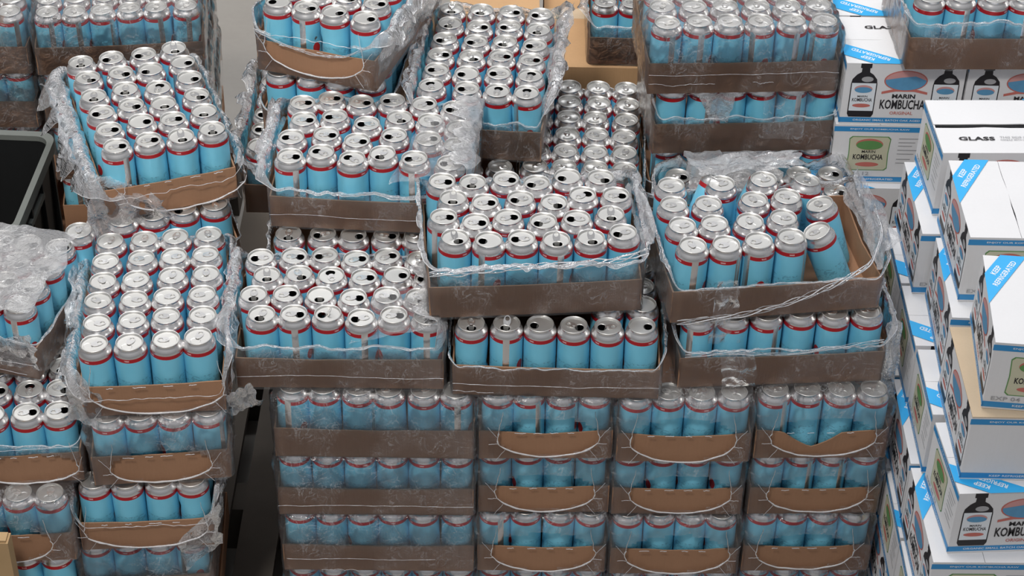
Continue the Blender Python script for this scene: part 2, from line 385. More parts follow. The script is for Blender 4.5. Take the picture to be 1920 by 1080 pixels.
def film(parent,W,D,seed,h=(.11,.11,.11,.11),fl=(.01,.01,.01,.01),up=.02,droop=.4,closed=False,hole=None,seam=None,wr=1.0,loose=False,low=True):
    P=perim(W+.012,D+.012,.022,.0045); N=len(P); NV=18; NF=9
    mat=M['film']; mb=MB(); rows=[]
    L=0; us=[]
    for i in range(N):
        us.append(L); L+=(P[(i+1)%N][0]-P[i][0]).length
    def wts(n): return (max(0,-n.y)**2,max(0,n.x)**2,max(0,n.y)**2,max(0,-n.x)**2)
    S=seed*13.7
    hs=[];fs_=[]
    for i,(p,n) in enumerate(P):
        w=wts(n); a=2*PI*us[i]/L; cx,cy=math.cos(a)*3,math.sin(a)*3
        hh=sum(w[k]*h[k] for k in range(4)); ff=sum(w[k]*fl[k] for k in range(4))
        if not closed:
            hh*=1+.10*nz(cx*1.3+S,cy*1.3,0)+.05*nz(cx*4+S,cy*4,5)
            if abs(ff)>.001: ff*=1+.7*nz(cx*1.9,cy*1.9,S)+.35*nz(cx*6,cy*6,S)
        hs.append(hh); fs_.append(ff)
    for v in range(NV+1):
        t=v/NV
        for i,(p,n) in enumerate(P):
            z=hs[i]*t
            amp=(.0012 if z<TH else .0012+.0035*min(1,(z-TH)/.05))*wr
            o=amp*(nz(p.x*26+S,p.y*26,z*18)*1.2+.8*ridge(p.x*50,p.y*50+S,z*34+t*1.5))
            # pulled tight over the shoulders
            if closed and z>.135: o-=(z-.135)*.35
            mb.v.append(p+n*o+Vector((0,0,z)))
    base_rows=NV+1
    if closed:
        KT=12
        for k in range(1,KT+1):
            s=1-(k/KT)*.985
            for i,(p,n) in enumerate(P):
                q=Vector((p.x*s,p.y*s,0))
                z=hs[i]-.001+.0045*nz(q.x*24+S,q.y*24,2)*wr+.002*ridge(q.x*55,q.y*55,S)*wr+.003*min(1,k/2)
                mb.v.append(q+Vector((0,0,max(z,.1575))))
            base_rows+=1
    else:
        for k in range(1,NF+1):
            t=k/NF
            for i,(p,n) in enumerate(P):
                f=fs_[i]; q=p+n*(f*t)
                if f>=0:
                    z=hs[i]+up*math.sin(PI*t*.75)*(f/.03 if f<.03 else 1)-droop*f*t*t
                    am=.010*t*min(1,f/.02)
                else:
                    z=max(hs[i],.157)+.004+.006*t; am=.006
                    if t<.3: z=hs[i]+(z-hs[i])*(t/.3)
                d=Vector((nz(q.x*30,q.y*30+S,t*3),nz(q.x*30+9,q.y*30,t*3+S),nz(q.x*34,q.y*34,S+4)*.9))*am
                if f<0: d.z=abs(d.z); d.x*=.5; d.y*=.5
                mb.v.append(q+Vector((0,0,z))+d)
            base_rows+=1
    holes=hole or []
    def cut(c):
        for (side,cx,cz,rx,rz) in holes:
            if side=='front' and c.y<-D/2+.02 and ((c.x-cx)/rx)**2+((c.z-cz)/rz)**2<1: return True
            if side=='right' and c.x>W/2-.02 and ((c.y-cx)/rx)**2+((c.z-cz)/rz)**2<1: return True
        return False
    k=mb.mi(mat); k2=mb.mi(M['film_loose'])
    for r in range(base_rows-1):
        for i in range(N):
            j=(i+1)%N; q=[r*N+i,r*N+j,(r+1)*N+j,(r+1)*N+i]
            c=(mb.v[q[0]]+mb.v[q[2]])/2
            if holes and cut(c): continue
            mb.f.append(q); mb.m.append(k2 if (not closed and r>=NV-1) else k)
    f=link('shrink_film',mb.mesh('shrink_film',True),parent)
    if not closed:
        e=MB(); last=(base_rows-1)*N
        tube(e,[mb.v[last+i] for i in range(N)],lambda t:.0006+.0007*abs(nz(t*60,S,0)),M['edge'],4,True)
        link('torn_edge',e.mesh('torn_edge',True),f)
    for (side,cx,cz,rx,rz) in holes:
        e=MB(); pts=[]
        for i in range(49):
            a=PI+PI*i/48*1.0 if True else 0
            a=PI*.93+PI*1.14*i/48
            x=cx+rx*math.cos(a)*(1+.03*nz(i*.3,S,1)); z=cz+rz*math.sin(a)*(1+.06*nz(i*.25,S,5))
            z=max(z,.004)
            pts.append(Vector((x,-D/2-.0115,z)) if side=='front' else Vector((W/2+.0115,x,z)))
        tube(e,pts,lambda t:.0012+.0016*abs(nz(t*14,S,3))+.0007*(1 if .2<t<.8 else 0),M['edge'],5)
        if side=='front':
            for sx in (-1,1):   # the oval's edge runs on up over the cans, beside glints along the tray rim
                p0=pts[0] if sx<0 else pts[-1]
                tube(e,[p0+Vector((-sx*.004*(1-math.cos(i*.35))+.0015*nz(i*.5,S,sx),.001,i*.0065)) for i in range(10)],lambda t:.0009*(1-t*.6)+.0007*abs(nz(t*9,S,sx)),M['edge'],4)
            for q in range(4):  # short white tubes: highlights on the film shaped as geometry
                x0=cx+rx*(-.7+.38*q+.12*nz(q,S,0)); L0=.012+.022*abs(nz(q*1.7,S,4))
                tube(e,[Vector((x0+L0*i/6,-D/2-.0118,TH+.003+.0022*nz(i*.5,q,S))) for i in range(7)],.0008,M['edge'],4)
        # gathered strands running from the oval to the corners
        for sx in (-1,1):
            for q in range(3):
                p0=pts[3+q*4] if sx<0 else pts[-4-q*4]
                p1=p0+(Vector((sx*.02,-.001,.03-q*.03)) if side=='front' else Vector((.001,sx*.02,.03-q*.03)))
                if side=='front': p1.x=max(-W/2-.004,min(W/2+.004,p1.x))
                p1.z=max(.004,p1.z)
                tube(e,[p0.lerp(p1,i/8)+Vector((0,0,.002*nz(i*.6,q+S,sx))) for i in range(9)],.0006,M['edge'],4)
        link('rolled_edge_and_glints',e.mesh('rolled_edge_and_glints',True),f)
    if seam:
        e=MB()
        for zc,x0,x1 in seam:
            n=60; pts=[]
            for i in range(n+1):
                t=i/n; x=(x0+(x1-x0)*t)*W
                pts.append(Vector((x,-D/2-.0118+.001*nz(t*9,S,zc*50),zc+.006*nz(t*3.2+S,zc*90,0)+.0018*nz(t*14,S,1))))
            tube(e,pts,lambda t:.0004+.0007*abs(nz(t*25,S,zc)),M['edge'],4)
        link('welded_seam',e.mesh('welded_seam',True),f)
    return f

def lumps(f, pts_list, name='film_strand'):
    """extra twisted strands and flaps of film; pts in tray coordinates, each (points,radius)"""
    for pts,r in pts_list:
        e=MB(); fine=[]
        P=[Vector(p) for p in pts]
        for i in range(len(P)-1):
            for k in range(10): fine.append(P[i].lerp(P[i+1],k/10))
        fine.append(P[-1])
        # smooth
        for _ in range(6): fine=[fine[0]]+[(fine[i-1]+fine[i]*2+fine[i+1])/4 for i in range(1,len(fine)-1)]+[fine[-1]]
        n=len(fine)
        for q in range(4):
            ph=q*PI/2
            pp=[p+Vector((0,math.sin(i*.35+ph)*r,math.cos(i*.35+ph)*r+nz(i*.3,q,r*900)*r)) for i,p in enumerate(fine)]
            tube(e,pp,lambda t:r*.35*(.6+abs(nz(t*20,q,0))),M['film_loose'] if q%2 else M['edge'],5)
        link(name,e.mesh(name,True),f)

def flap(f, corners, seed, amp=.012, n=16, mat='film_loose'):
    """crumpled loose sheet between four corners (tray coordinates)"""
    a,b,c,d=[Vector(p) for p in corners]; mb=MB(); vs=[]
    nrm=(b-a).cross(d-a).normalized()
    for j in range(n+1):
        for i in range(n+1):
            u,v=i/n,j/n
            e=1+.18*nz(v*4,seed,u)*(1 if u>.5 else 0)
            p=a.lerp(b,min(u*e,1.15)).lerp(d.lerp(c,min(u*e,1.15)),v)
            dsp=nz(p.x*22+seed,p.y*22,p.z*22)+.5*nz(p.x*50,p.y*50+seed,p.z*50)+.35*ridge(p.x*40+seed,p.y*40,p.z*40)
            vs.append(p+nrm*dsp*amp+Vector((nz(u*5,v*5,seed),nz(u*5,v*5,seed+3),nz(u*6,v*6,seed+7)))*amp*.6)
    fs=[(j*(n+1)+i,j*(n+1)+i+1,(j+1)*(n+1)+i+1,(j+1)*(n+1)+i) for j in range(n) for i in range(n)]
    mb.add(vs,fs,M[mat])
    link('film_flap',mb.mesh('film_flap',True),f)

TR={}
def tray(tid, phrase, label, level, c, yaw, W, D, rows=None, nc=None, nr=None, states=None, cans=None, skip=(), keep=None,
         fkw=None, notch=None, h=TH, z=None, seams=None, sag=(0,0,0,0), variants=None, nofilm=False):
    z=(.15+.158*(level-2)) if z is None else z
    t=thing('can_tray',label,'tray of cans',(c[0],c[1],z),(0,0,R(yaw)),'cardboard can trays wrapped in clear film')
    link('tray_base',tray_mesh(W,D,h,len(TR)*3.3,notch,sag),t)
    T=Matrix.Translation((c[0],c[1],z))@Matrix.Rotation(R(yaw),4,'Z')
    nc=nc or (6 if W>.35 else 4); nr=nr or (6 if D>.35 else 4)
    if cans is None:
        px=(W-.0075)/nc; py=(D-.0075)/nr
        cans=[((i-(nc-1)/2)*px*1000+rnd.uniform(-.5,.5),(j-(nr-1)/2)*py*1000+rnd.uniform(-.5,.5)) for j in range(nr) for i in range(nc)]
    for k,(x,y) in enumerate(cans):
        i,j=k%nc,k//nc
        if keep and not keep(i,j): continue
        if (i,j) in skip: continue
        st=-1 if states is None else (states if isinstance(states,int) else states[k])
        word='open' if st>=0 else 'unopened'
        if st==-2: st,word=-1,'blue'
        if st>=1000: word='open raised-tab'
        lab=f"{word} can, {ORD[i]} from left in {ORD[j] if j else 'front'} row, {phrase}"
        can(f"{tid}{k}",x/1000,y/1000,.0018,st,lab,seam=(seams or {}).get(k),var=(variants or {}).get(k),T=T)
    f=None
    if not nofilm:
        f=film(t,W,D,len(TR)+1,**(fkw or {}))
    TR[tid]=(t,f,T)
    return t,f,T

NO=PI
def sm(n,**kw):
    d={k:rnd.uniform(1.9,4.3) for k in range(n)}
    for k,v in kw.items(): d[int(k[1:])]=v
    return d
FR=lambda i,j:j==0
FR2=lambda i,j:j<2
FRR=lambda i,j:j==0 or i==3
CL=dict(closed=True,h=(.158,.158,.158,.158))
def CLW(seam=None,hole=None,wr=1.0): return dict(closed=True,h=(.158,)*4,seam=seam,hole=hole,wr=wr)
OV=[('front',0,.066,.112,.060)]
def OVx(cx=0,rx=.112,cz=.066,rz=.06): return [('front',cx,cz,rx,rz)]
# --- the wall of sealed trays in front
tray('A5','wide wall stack, topmost tray','wide brown can tray in the wall, directly under the open tray on the left',5,(-.275,3.108),.5,.406,.272,keep=FR,seams=sm(6,k0=-.25,k2=1.2,k5=.1),fkw=CLW(),states=[-2]*24)
tray('A4','wide wall stack, second tray','wide brown can tray, second down in the wide wall stack, white film seam along it',4,(-.277,3.102),1.0,.406,.272,keep=FR,seams=sm(6),fkw=CLW([(.036,-.5,.5)]),states=[-2]*24)
tray('A3','wide wall stack, third tray','wide brown can tray, third down in the wide wall stack, film seam dipping at right',3,(-.275,3.094),.8,.404,.272,keep=FR,seams=sm(6),fkw=CLW([(.045,-.48,.3),(.012,-.3,-.1)]),states=[-2]*24)
tray('A2','wide wall stack, bottom tray','wide can tray at the foot of the wide wall stack, cut by the frame',2,(-.273,3.092),.8,.404,.272,keep=FR,fkw=CLW())
nm={'B':('left narrow stack','leftmost narrow'),'C':('middle narrow stack','middle narrow'),'D':('right narrow stack','rightmost narrow')}
pos={'B5':(.075,2.980,2),'B4':(.075,2.984,1.5),'B3':(.074,2.966,.5),'B2':(.075,2.964,.5),
     'C5':(.356,2.979,1.5),'C4':(.354,2.986,1.3),'C3':(.357,2.966,1.4),'C2':(.357,2.964,1),
     'D5':(.639,2.998,2.2),'D4':(.641,2.996,2),'D3':(.640,2.983,2),'D2':(.638,2.98,2)}
lay={'5':'top','4':'second','3':'third','2':'bottom'}
smx={'B5':sm(4,k1=.6,k2=1.1),'B4':sm(4,k2=1.1,k3=1.2),'B3':sm(4,k0=.4),'D5':sm(4,k0=.6,k1=1.0),'D4':sm(4,k1=.55,k2=.55),'C5':sm(4),'C4':sm(4),'C3':sm(4)}
for s in 'BCD':
    for l in '5432':
        x,y,a=pos[s+l]; ex='front edge creased' if s+l=='D5' else 'oval film opening'
        tray(s+l,f"{nm[s][0]}, {lay[l]} tray",f"narrow can tray, {lay[l]} one in the {nm[s][1]} wall stack, {ex}",int(l),
             (x-.204*math.sin(R(a)),y+.204*math.cos(R(a))),a,.272,.408,keep=FR if s!='D' else FRR,seams=smx.get(s+l,sm(4)),states=[-2]*24,
             fkw=CLW(hole=OVx(rnd.uniform(-.006,.006),rnd.uniform(.100,.114),.066,rnd.uniform(.050,.060))),
             notch=(0,.42,.22,.038) if s+l=='D5' else None,sag=(.006 if l=='5' else .003,0,0,0))
# --- trays standing on the wall
Mc=[(-157,-95),(-90,-92),(-23,-92),(43,-100),(109,-93),(176,-100),(-176,-31),(-109,-28),(-42,-28),(24,-36),(92,-29),(158,-35),(-156,32),(-90,36),(-23,36),(43,28),(109,36),(176,29),(-176,96),(-109,100),(-42,100),(24,92),(90,100),(156,93)]
t,f,T=tray('M','front centre-left tray','open wide can tray left of centre on the wall, film sagging over right side',6,(-.343,3.139),.9,.414,.268,nc=6,nr=4,cans=[(x*.985,y) for x,y in Mc],
     states=[250,0,1180,185,10,300, 270,10,270,10,350,300, 1280,300,100,5,10,180, 190,0,190,20,20,300],seams=sm(6,k1=.1,k3=.25,k5=0),
     fkw=dict(h=(.112,.150,.12,.14),fl=(.004,-.06,.01,.028),seam=[(.038,-.5,.5)],droop=.8))
flap(f,[(.02,-.135,.115),(.20,-.135,.165),(.20,-.02,.172),(.07,-.03,.168)],3,.006,14,'film_mid')
tray('O','tray under the central open one','wide can tray on the wall, tucked under the central top tray',6,(.092,3.128),-.3,.412,.272,
     keep=lambda i,j:j==0 or i==5 or (j==1 and i>3),states=[270,1255,185,340,180,5]+[190]*6+[200]*6+[180]*6,seams=sm(24,k0=2.5,k1=0,k2=2.6),variants={0:3,2:2,3:1,4:0,5:0},
     fkw=dict(h=(.078,.12,.10,.10),fl=(.002,.006,.0,.004),seam=[(.036,-.5,.5),(.018,-.5,-.3)],droop=.5))
Nc=[(-159,-90),(-92,-101),(-25,-98),(40,-108),(108,-106),(176,-93),(-176,-20),(-111,-37),(-45,-28),(22,-45),(89,-39),(156,-29),(-151,43),(-86,28),(-19,33),(47,20),(109,43),(176,34),(-172,108),(-107,96),(-41,106),(23,84),(87,106),(154,98)]
t,f,T=tray('N','central top tray','open wide can tray on top at the centre, film bunched across its can fronts',7,(.034,3.200),5.4,.420,.284,nc=6,nr=4,cans=Nc,
     states=[1300,185,180,1270,1275,200, 5,0,10,205,180,1270, 1270,0,200,310,30,5, 5,260,0,200,185,310],seams=sm(6,k1=-.5,k3=.2),variants={0:1,5:1},
     fkw=dict(h=(.128,.135,.11,.150),fl=(.010,.014,.030,.008),up=.014,droop=.5))
lumps(f,[([(-.21,-.148,.112),(-.12,-.152,.120),(-.03,-.153,.128),(.06,-.152,.126),(.14,-.153,.133),(.215,-.150,.150)],.005)])
flap(f,[(.21,-.14,.12),(.235,-.13,.17),(.235,.13,.15),(.213,.13,.10)],8,.010)
t,f,T=tray('R','toppled-can tray','wide can tray on top at right, back cans toppled, film slung across its front',7,(.503,3.211),8.5,.424,.284,nc=6,nr=4,
     cans=[(-172,-98),(-104,-101),(-37,-99),(31,-97),(0,0),(0,0), (-177,-31),(-108,-33),(-40,-33),(27,-30),(0,0),(0,0), (-178,37),(-111,34),(0,0),(-13,35),(54,40),(0,0), (-172,104),(-66,100),(0,0),(20,106),(0,0),(0,0)],
     skip={(4,0),(5,0),(4,1),(5,1),(2,2),(5,2),(2,3),(4,3),(5,3)},seams=sm(24,k0=0,k1=.7,k2=-.9,k3=.9),
     fkw=dict(h=(.085,.12,.10,.13),fl=(.004,.012,.012,.010),droop=.5),notch=(1,.5,.5,.02))
for q,(x,y,z,rx,ry,st,lab) in enumerate([
    (.150,-.074,.0018,-.05,-.40,-1,'unopened can tilted left beside the gap at the front right of the toppled-can tray'),
    (.163,.004,.0018,-.08,-.30,-1,'unopened can tilted left, just behind the other leaning can in the toppled tray'),
    (-.125,.088,.012,-.30,.42,-1,'tilted can with broad silver top, back left of the toppled-can tray'),
    (-.030,.095,.010,-.28,.50,-1,'tilted can behind the middle of the toppled-can tray'),
    (.092,.080,.0018,-.10,.12,-1,'unopened can standing by the back right wall of the toppled-can tray')]):
    can(f'Rx{q}',x,y,z,st,lab,tilt=(rx,ry,0),T=T,seam=2.6)
lumps(f,[([(-.20,-.150,.006),(-.08,-.158,.018),(.02,-.158,.040),(.11,-.155,.075),(.18,-.15,.115),(.215,-.10,.150),(.218,-.02,.165)],.0045)])
flap(f,[(-.125,-.150,.10),(-.085,-.150,.10),(-.07,-.158,-.05),(-.135,-.158,-.05)],21,.007,16,'film')
flap(f,[(.20,-.15,.10),(.235,-.13,.165),(.235,.14,.15),(.212,.14,.08)],5,.012)
flap(f,[(-.10,.13,.155),(.10,.13,.16),(.12,.20,.15),(-.12,.19,.165)],6,.014)
t,f,T=tray('S','tray under the toppled-can tray','wide can tray on the wall at right, beneath the tray of toppled cans',6,(.535,3.180),4.8,.418,.272,
     keep=lambda i,j:j==0 or i==5,states=[-2]*24,seams=sm(6,k0=-.6,k2=.5),
     fkw=dict(h=(.100,.155,.12,.12),fl=(.004,.012,.0,.008),up=.01,droop=.6))
lumps(f,[([(-.2,-.143,.088),(-.1,-.146,.094),(0,-.147,.086),(.1,-.146,.098),(.2,-.143,.112)],.0028)])
flap(f,[(-.13,-.146,.10),(-.06,-.146,.10),(-.05,-.152,.01),(-.12,-.152,.01)],33,.006,16,'film')
flap(f,[(.205,-.14,.15),(.235,-.13,.15),(.250,-.12,-.10),(.215,-.15,-.12)],12,.012)
flap(f,[(.215,-.150,-.08),(.255,-.13,-.08),(.25,-.12,-.30),(.225,-.15,-.31)],14,.012)
# --- middle row behind
t,f,T=tray('W','row behind the toppled cans','can tray of opened cans peeking out behind the tray of toppled cans',6,(.530,3.464),3,.412,.272,
     keep=lambda i,j:j==3 or (i==5 and j>0),states=[0]*18+[5,250,0,330,0,10],
     fkw=dict(h=(.05,.13,.15,.13),fl=(0,.012,.02,.01)))
flap(f,[(-.15,.02,.165),(.05,.02,.17),(.05,.15,.175),(-.15,.15,.18)],41,.016,18)
Hc=[(-168,-111),(-104,-93),(-38,-111),(24,-85),(91,-101),(163,-111),(-172,-41),(-101,-26),(-35,-45),(38,-18),(111,-24),(174,-46),(-156,26),(-91,41),(-25,21),(44,48),(110,44),(174,24),(-172,91),(-109,111),(-43,103),(23,111),(90,107),(158,97)]
t,f,T=tray('H','tray below the tilted one','open wide can tray below the tilted tray, cloudy film over its right cans',7,(-.292,3.473),-2.6,.418,.292,nc=6,nr=4,cans=Hc,
     states=[15,150,150,255,180,185, 180,0,0,200,20,300, 10,170,180,300,330,330, 20,20,0,180,30,200],seams=sm(6,k0=.5,k4=-.1),variants={2:2},
     fkw=dict(h=(.10,.155,.12,.14),fl=(.008,-.05,.01,.022),seam=[(.040,-.5,.45)],droop=.8))
flap(f,[(.04,-.146,.12),(.212,-.146,.165),(.212,.10,.172),(.10,.02,.169)],52,.007,20,'film_mid')
flap(f,[(-.21,-.14,.12),(-.24,-.10,.16),(-.24,.12,.15),(-.212,.13,.10)],53,.012)
tray('J','row under the tilted tray base','wide can tray below the open tray left of centre, mostly covered',6,(-.300,3.412),0,.408,.272,keep=FR,states=[270,190,355,0,0,0]+[0]*18,
     fkw=dict(h=(.12,.12,.12,.12),fl=(.008,.004,.004,.01)))
tray('L6','column left of the tray','narrow can tray under the tilted tray, opened cans showing along its left edge',6,(-.466,3.805),0,.272,.408,
     keep=lambda i,j:i==0 or j==0,states=[1270,190,0,0, 180,0,0,0, 190,0,0,0, 30,0,0,0, 1270,0,0,0, 1280,0,0,0],fkw=dict(h=(.14,.1,.1,.15),fl=(.01,.0,.0,.025)))
tray('L7','row under the tilted tray','narrow can tray directly beneath the tilted top tray',7,(-.396,3.850),-7,.272,.408,keep=lambda i,j:j==0 or i==3,seams=sm(24),states=[-2]*24,
     fkw=dict(h=(.08,.1,.1,.1),fl=(.004,.004,.0,.004)))
t,f,T=tray('I','tilted top tray','tilted narrow can tray on top at upper left of centre, film loop on its front',8,(-.372,3.854),-17.6,.276,.408,
     states=[190,0,5,10, 180,1270,0,20, 200,0,0,0]+[0]*12,keep=lambda i,j:j<4,seams=sm(24,k1=.1),
     fkw=dict(h=(.105,.135,.12,.15),fl=(.004,.03,.0,.006),hole=OVx(.0,.116,.072,.055),droop=1.0))
lumps(f,[([(-.14,-.212,.105),(-.07,-.216,.082),(0,-.218,.072),(.07,-.216,.078),(.14,-.208,.12)],.0022)])
flap(f,[(.142,-.20,.03),(.160,-.19,.13),(.165,.19,.13),(.145,.19,.01)],61,.008)
Kc=[(-102,-168),(-30,-170),(37,-170),(104,-170),(-104,-101),(-37,-104),(33,-96),(103,-104),(-104,-35),(-37,-38),(31,-29),(101,-37),(-104,32),(-34,29),(35,37),(104,29),(-101,101),(-31,96),(37,104),(104,99),(-103,167),(-36,170),(34,170),(102,166)]
t,f,T=tray('K','back centre tray','open narrow can tray at the back centre with film standing up along its right side',7,(-.063,3.809),-4.8,.276,.410,nc=4,nr=6,cans=Kc,
     states=[110,190,90,100, 180,200,185,80, 10,300,0,10, 200,200,250,190, 250,5,190,255, 1270,250,10,190],seams=sm(24,k3=-.7),
     fkw=dict(h=(.10,.150,.13,.145),fl=(.004,.030,.012,.020),up=.03,droop=.3))
flap(f,[(.14,-.19,.10),(.168,-.18,.17),(.185,.19,.18),(.142,.20,.12)],71,.016,20)
flap(f,[(-.142,-.19,.06),(-.165,-.18,.16),(-.170,.12,.16),(-.142,.18,.10)],73,.013,18)
tray('P','shaded back tray','narrow tray of unopened shaded cans between the back centre tray and the sealed stack',6,(.151,3.743),-2.6,.270,.406,fkw=dict(h=(.11,.12,.12,.10),fl=(.015,.004,.004,.0)))
tray('Pb','row under the back centre tray','can tray hidden beneath the open back centre tray',6,(-.128,3.742),-1,.268,.406,keep=FR,states=[-2]*24,fkw=dict(h=(.11,.12,.12,.10),fl=(.004,.004,.004,.0)))
# --- sealed back stack
tray('Q1','upper sealed back stack','sealed wide can tray on top of the back stack, glossy film over every can',8,(.480,3.781),4,.412,.272,keep=lambda i,j:j<3,seams=sm(24,k0=.3,k1=.1,k3=-.6,k4=.2,k5=-.9),
     fkw=CLW([(.052,-.5,.5),(.028,-.5,-.15),(.03,.05,.16)],wr=1.5))
t,f,T=tray('Q2','middle sealed back stack','wide can tray, second in the sealed back stack, ripped film patches on its front',7,(.499,3.787),4.5,.410,.272,keep=lambda i,j:j==0 or (i==5 and j<2),states=[-2]*24,seams=sm(24,k1=.3,k4=.3),
     fkw=dict(h=(.095,.158,.12,.158),fl=(.003,.004,0,.004)))
flap(f,[(-.115,-.143,.155),(-.03,-.143,.155),(-.045,-.146,.085),(-.085,-.146,.09)],81,.006)
flap(f,[(.03,-.143,.155),(.135,-.143,.155),(.125,-.148,.035),(.035,-.148,.04)],82,.004,16,'film')
tray('Q3','lower sealed back stack','wide can tray, third down in the sealed back stack, hardly showing',6,(.500,3.79),3,.408,.272,keep=lambda i,j:j==0,states=[-2]*24,fkw=dict(h=(.08,.08,.08,.08),fl=(.002,.002,.002,.002)))
tray('R2','small tray at top centre','can tray with torn film on the big brown carton, top centre',6,(.385,4.402),0,.408,.272,z=.783,keep=lambda i,j:i<3 and j<3,fkw=dict(h=(.11,.12,.1,.16),fl=(.006,.0,.0,.022)))
t,f,T=tray('X','tray on the white cartons','wide tray of unopened cans on the rear white cartons, top right corner',8,(1.028,3.754),2,.410,.272,z=1.1855,keep=lambda i,j:j<3,seams=sm(24,k1=.3,k3=.1),
     fkw=dict(h=(.118,.12,.12,.13),fl=(.004,.0,.0,.006)))
# --- left stacks
t,f,T=tray('G','tray beside the black crate','open narrow can tray turned clockwise beside the black crate, film spilling down its left',7,(-.795,3.588),20.5,.280,.422,nc=4,nr=6,
     cans=[(-96,-173),(-27,-171),(39,-176),(106,-172),(-101,-106),(-30,-93),(36,-110),(106,-100),(-105,-34),(-35,-27),(31,-44),(101,-32),(-106,33),(-36,42),(34,23),(104,41),(-106,108),(-34,110),(33,100),(103,108),(-106,175),(-39,176),(30,169),(98,176)],
     states=[5,5,1275,270, 0,0,0,260, 180,320,270,300, 250,250,60,340, 300,330,200,335, 250,180,190,1270],seams=sm(4,k0=.4),variants={0:0,1:1,2:3,3:1},
     fkw=dict(h=(.06,.10,.11,.11),fl=(.006,.018,.008,.05),hole=OVx(.03,.13,.06,.055),droop=1.1,up=.025))
flap(f,[(-.142,-.20,.02),(-.18,-.19,.15),(-.20,.16,.13),(-.143,.20,.03)],91,.018,22)
flap(f,[(-.15,-.205,.12),(-.01,-.222,.035),(-.03,-.240,-.06),(-.20,-.225,-.03)],92,.016,20)
flap(f,[(.142,-.20,.08),(.20,-.21,.02),(.20,-.10,-.02),(.143,-.06,.07)],93,.014)
tray('G2','row below that crate-side tray','narrow can tray just below the turned tray beside the black crate',6,(-.787,3.540),20,.272,.406,keep=FR,states=[190,200,200,90]+[0]*20,seams=sm(4),fkw=dict(h=(.08,.08,.08,.08),fl=(.01,.004,.0,.01)))
can('G2x',-.905,3.305,.945-.158,-1,'dusty pale can under cloudy film beside the black crate')
t,f,T=tray('E1','unopened front left tray','narrow tray of unopened cans at front left, torn film hanging at both sides',6,(-.722,3.121),6,.278,.410,nc=4,nr=6,
     cans=[(-103,-170),(-36,-169),(30,-164),(97,-162),(-105,-104),(-38,-102),(31,-96),(100,-95),(-105,-37),(-38,-36),(28,-29),(97,-29),(-101,29),(-35,31),(36,37),(103,37),(-100,96),(-29,97),(38,104),(104,104),(-95,162),(-28,164),(38,170),(105,170)],
     seams=sm(4),variants={},fkw=dict(h=(.05,.13,.12,.10),fl=(.004,.016,.01,.03),hole=OVx(.01,.132,.066,.056),droop=.9,up=.02))
flap(f,[(.142,-.02,.10),(.165,-.02,.16),(.155,-.205,.07),(.143,-.20,.00)],101,.010,16)
flap(f,[(.14,-.19,.03),(.19,-.19,.05),(.21,-.17,-.02),(.15,-.19,-.03)],102,.014,14)
flap(f,[(-.142,-.20,.00),(-.175,-.19,.09),(-.175,.16,.13),(-.142,.19,.05)],103,.012,20)
flap(f,[(-.16,-.19,.13),(-.10,-.215,.06),(-.11,-.22,-.02),(-.17,-.21,.00)],104,.012,14)
tray('E2','front left stack, second tray','narrow can tray with glossy film, second down in the front left stack',5,(-.720,3.092),7,.272,.408,keep=FRR,states=[-2]*24,seams=sm(24,k3=.9),
     fkw=CLW(hole=OVx(0,.102,.05,.040),wr=1.6))
t,f,T=tray('E3','front left stack, third tray','narrow can tray with bulging torn film, third down in the front left stack',4,(-.752,3.062),5,.270,.408,keep=FRR,states=[-2]*24,seams=sm(24),variants={3:1},
     fkw=dict(h=(.07,.14,.12,.12),fl=(.002,.012,.0,.006),hole=OVx(.0,.125,.062,.050),droop=.6))
flap(f,[(.138,-.20,.00),(.165,-.20,.16),(.185,-.06,.17),(.142,.10,.04)],111,.010,18)
flap(f,[(.06,-.212,.02),(.15,-.212,.12),(.15,-.205,.00),(.07,-.212,-.06)],112,.008,14)
tray('E4','front left stack, bottom','narrow can tray at the bottom of the front left stack',3,(-.765,3.060),4,.270,.408,keep=FRR,states=[-2]*24,fkw=CLW())
tray('E5','front left stack, lowest','lowest narrow can tray of the front left stack, below the frame',2,(-.765,3.060),4,.270,.408,keep=FR,states=[-2]*24,nofilm=True)
t,f,T=tray('F1','cloudy left edge tray','wide can tray at the left edge under cloudy crumpled film',6,(-1.120,3.188),-12,.408,.272,keep=lambda i,j:i>1,
     states=[0,0,0,0,250,-1]+[0,0,0,0,0,250]+[0,0,0,20,300,270]+[0,0,0,10,0,10],seams=sm(24,k5=0),
     fkw=dict(h=(.10,.09,.12,.12),fl=(.0,.004,.0,.0),seam=[(.045,-.5,.5),(.02,-.5,.45)]))
flap(f,[(.02,-.132,.163),(.20,-.132,.163),(.20,.13,.172),(.02,.13,.172)],121,.008,20)
flap(f,[(.10,-.140,.08),(.20,-.142,.12),(.21,-.142,.03),(.13,-.144,.03)],122,.007,12)
tray('F2','left edge stack, second tray','narrow can tray at the left edge, second down, oval film opening',5,(-1.010,3.078),6,.270,.408,keep=lambda i,j:j<3 or i==3,
     states=[180,190,0,10, 180,10,90,330, 90,0,260,250]+[0]*12,seams=sm(24),fkw=dict(h=(.105,.12,.12,.12),fl=(.003,.004,.0,.0),hole=OVx(.03,.10,.045,.036),seam=[(.10,-.5,.5)]))
tray('F3','left edge stack, third tray','narrow can tray with sealed film at the left edge, third down',4,(-1.026,3.014),4,.270,.408,keep=FR,seams=sm(24),fkw=CLW(hole=OVx(-.02,.115,.055,.05)))
tray('F4','left edge stack, bottom','narrow can tray at the bottom of the left edge stack',3,(-1.030,3.010),3,.268,.408,keep=FR,states=[-2]*24,nofilm=True)
tray('F5','left edge stack, lowest','lowest narrow can tray of the left edge stack, below the frame',2,(-1.030,3.010),3,.268,.408,keep=FR,states=[-2]*24,nofilm=True)
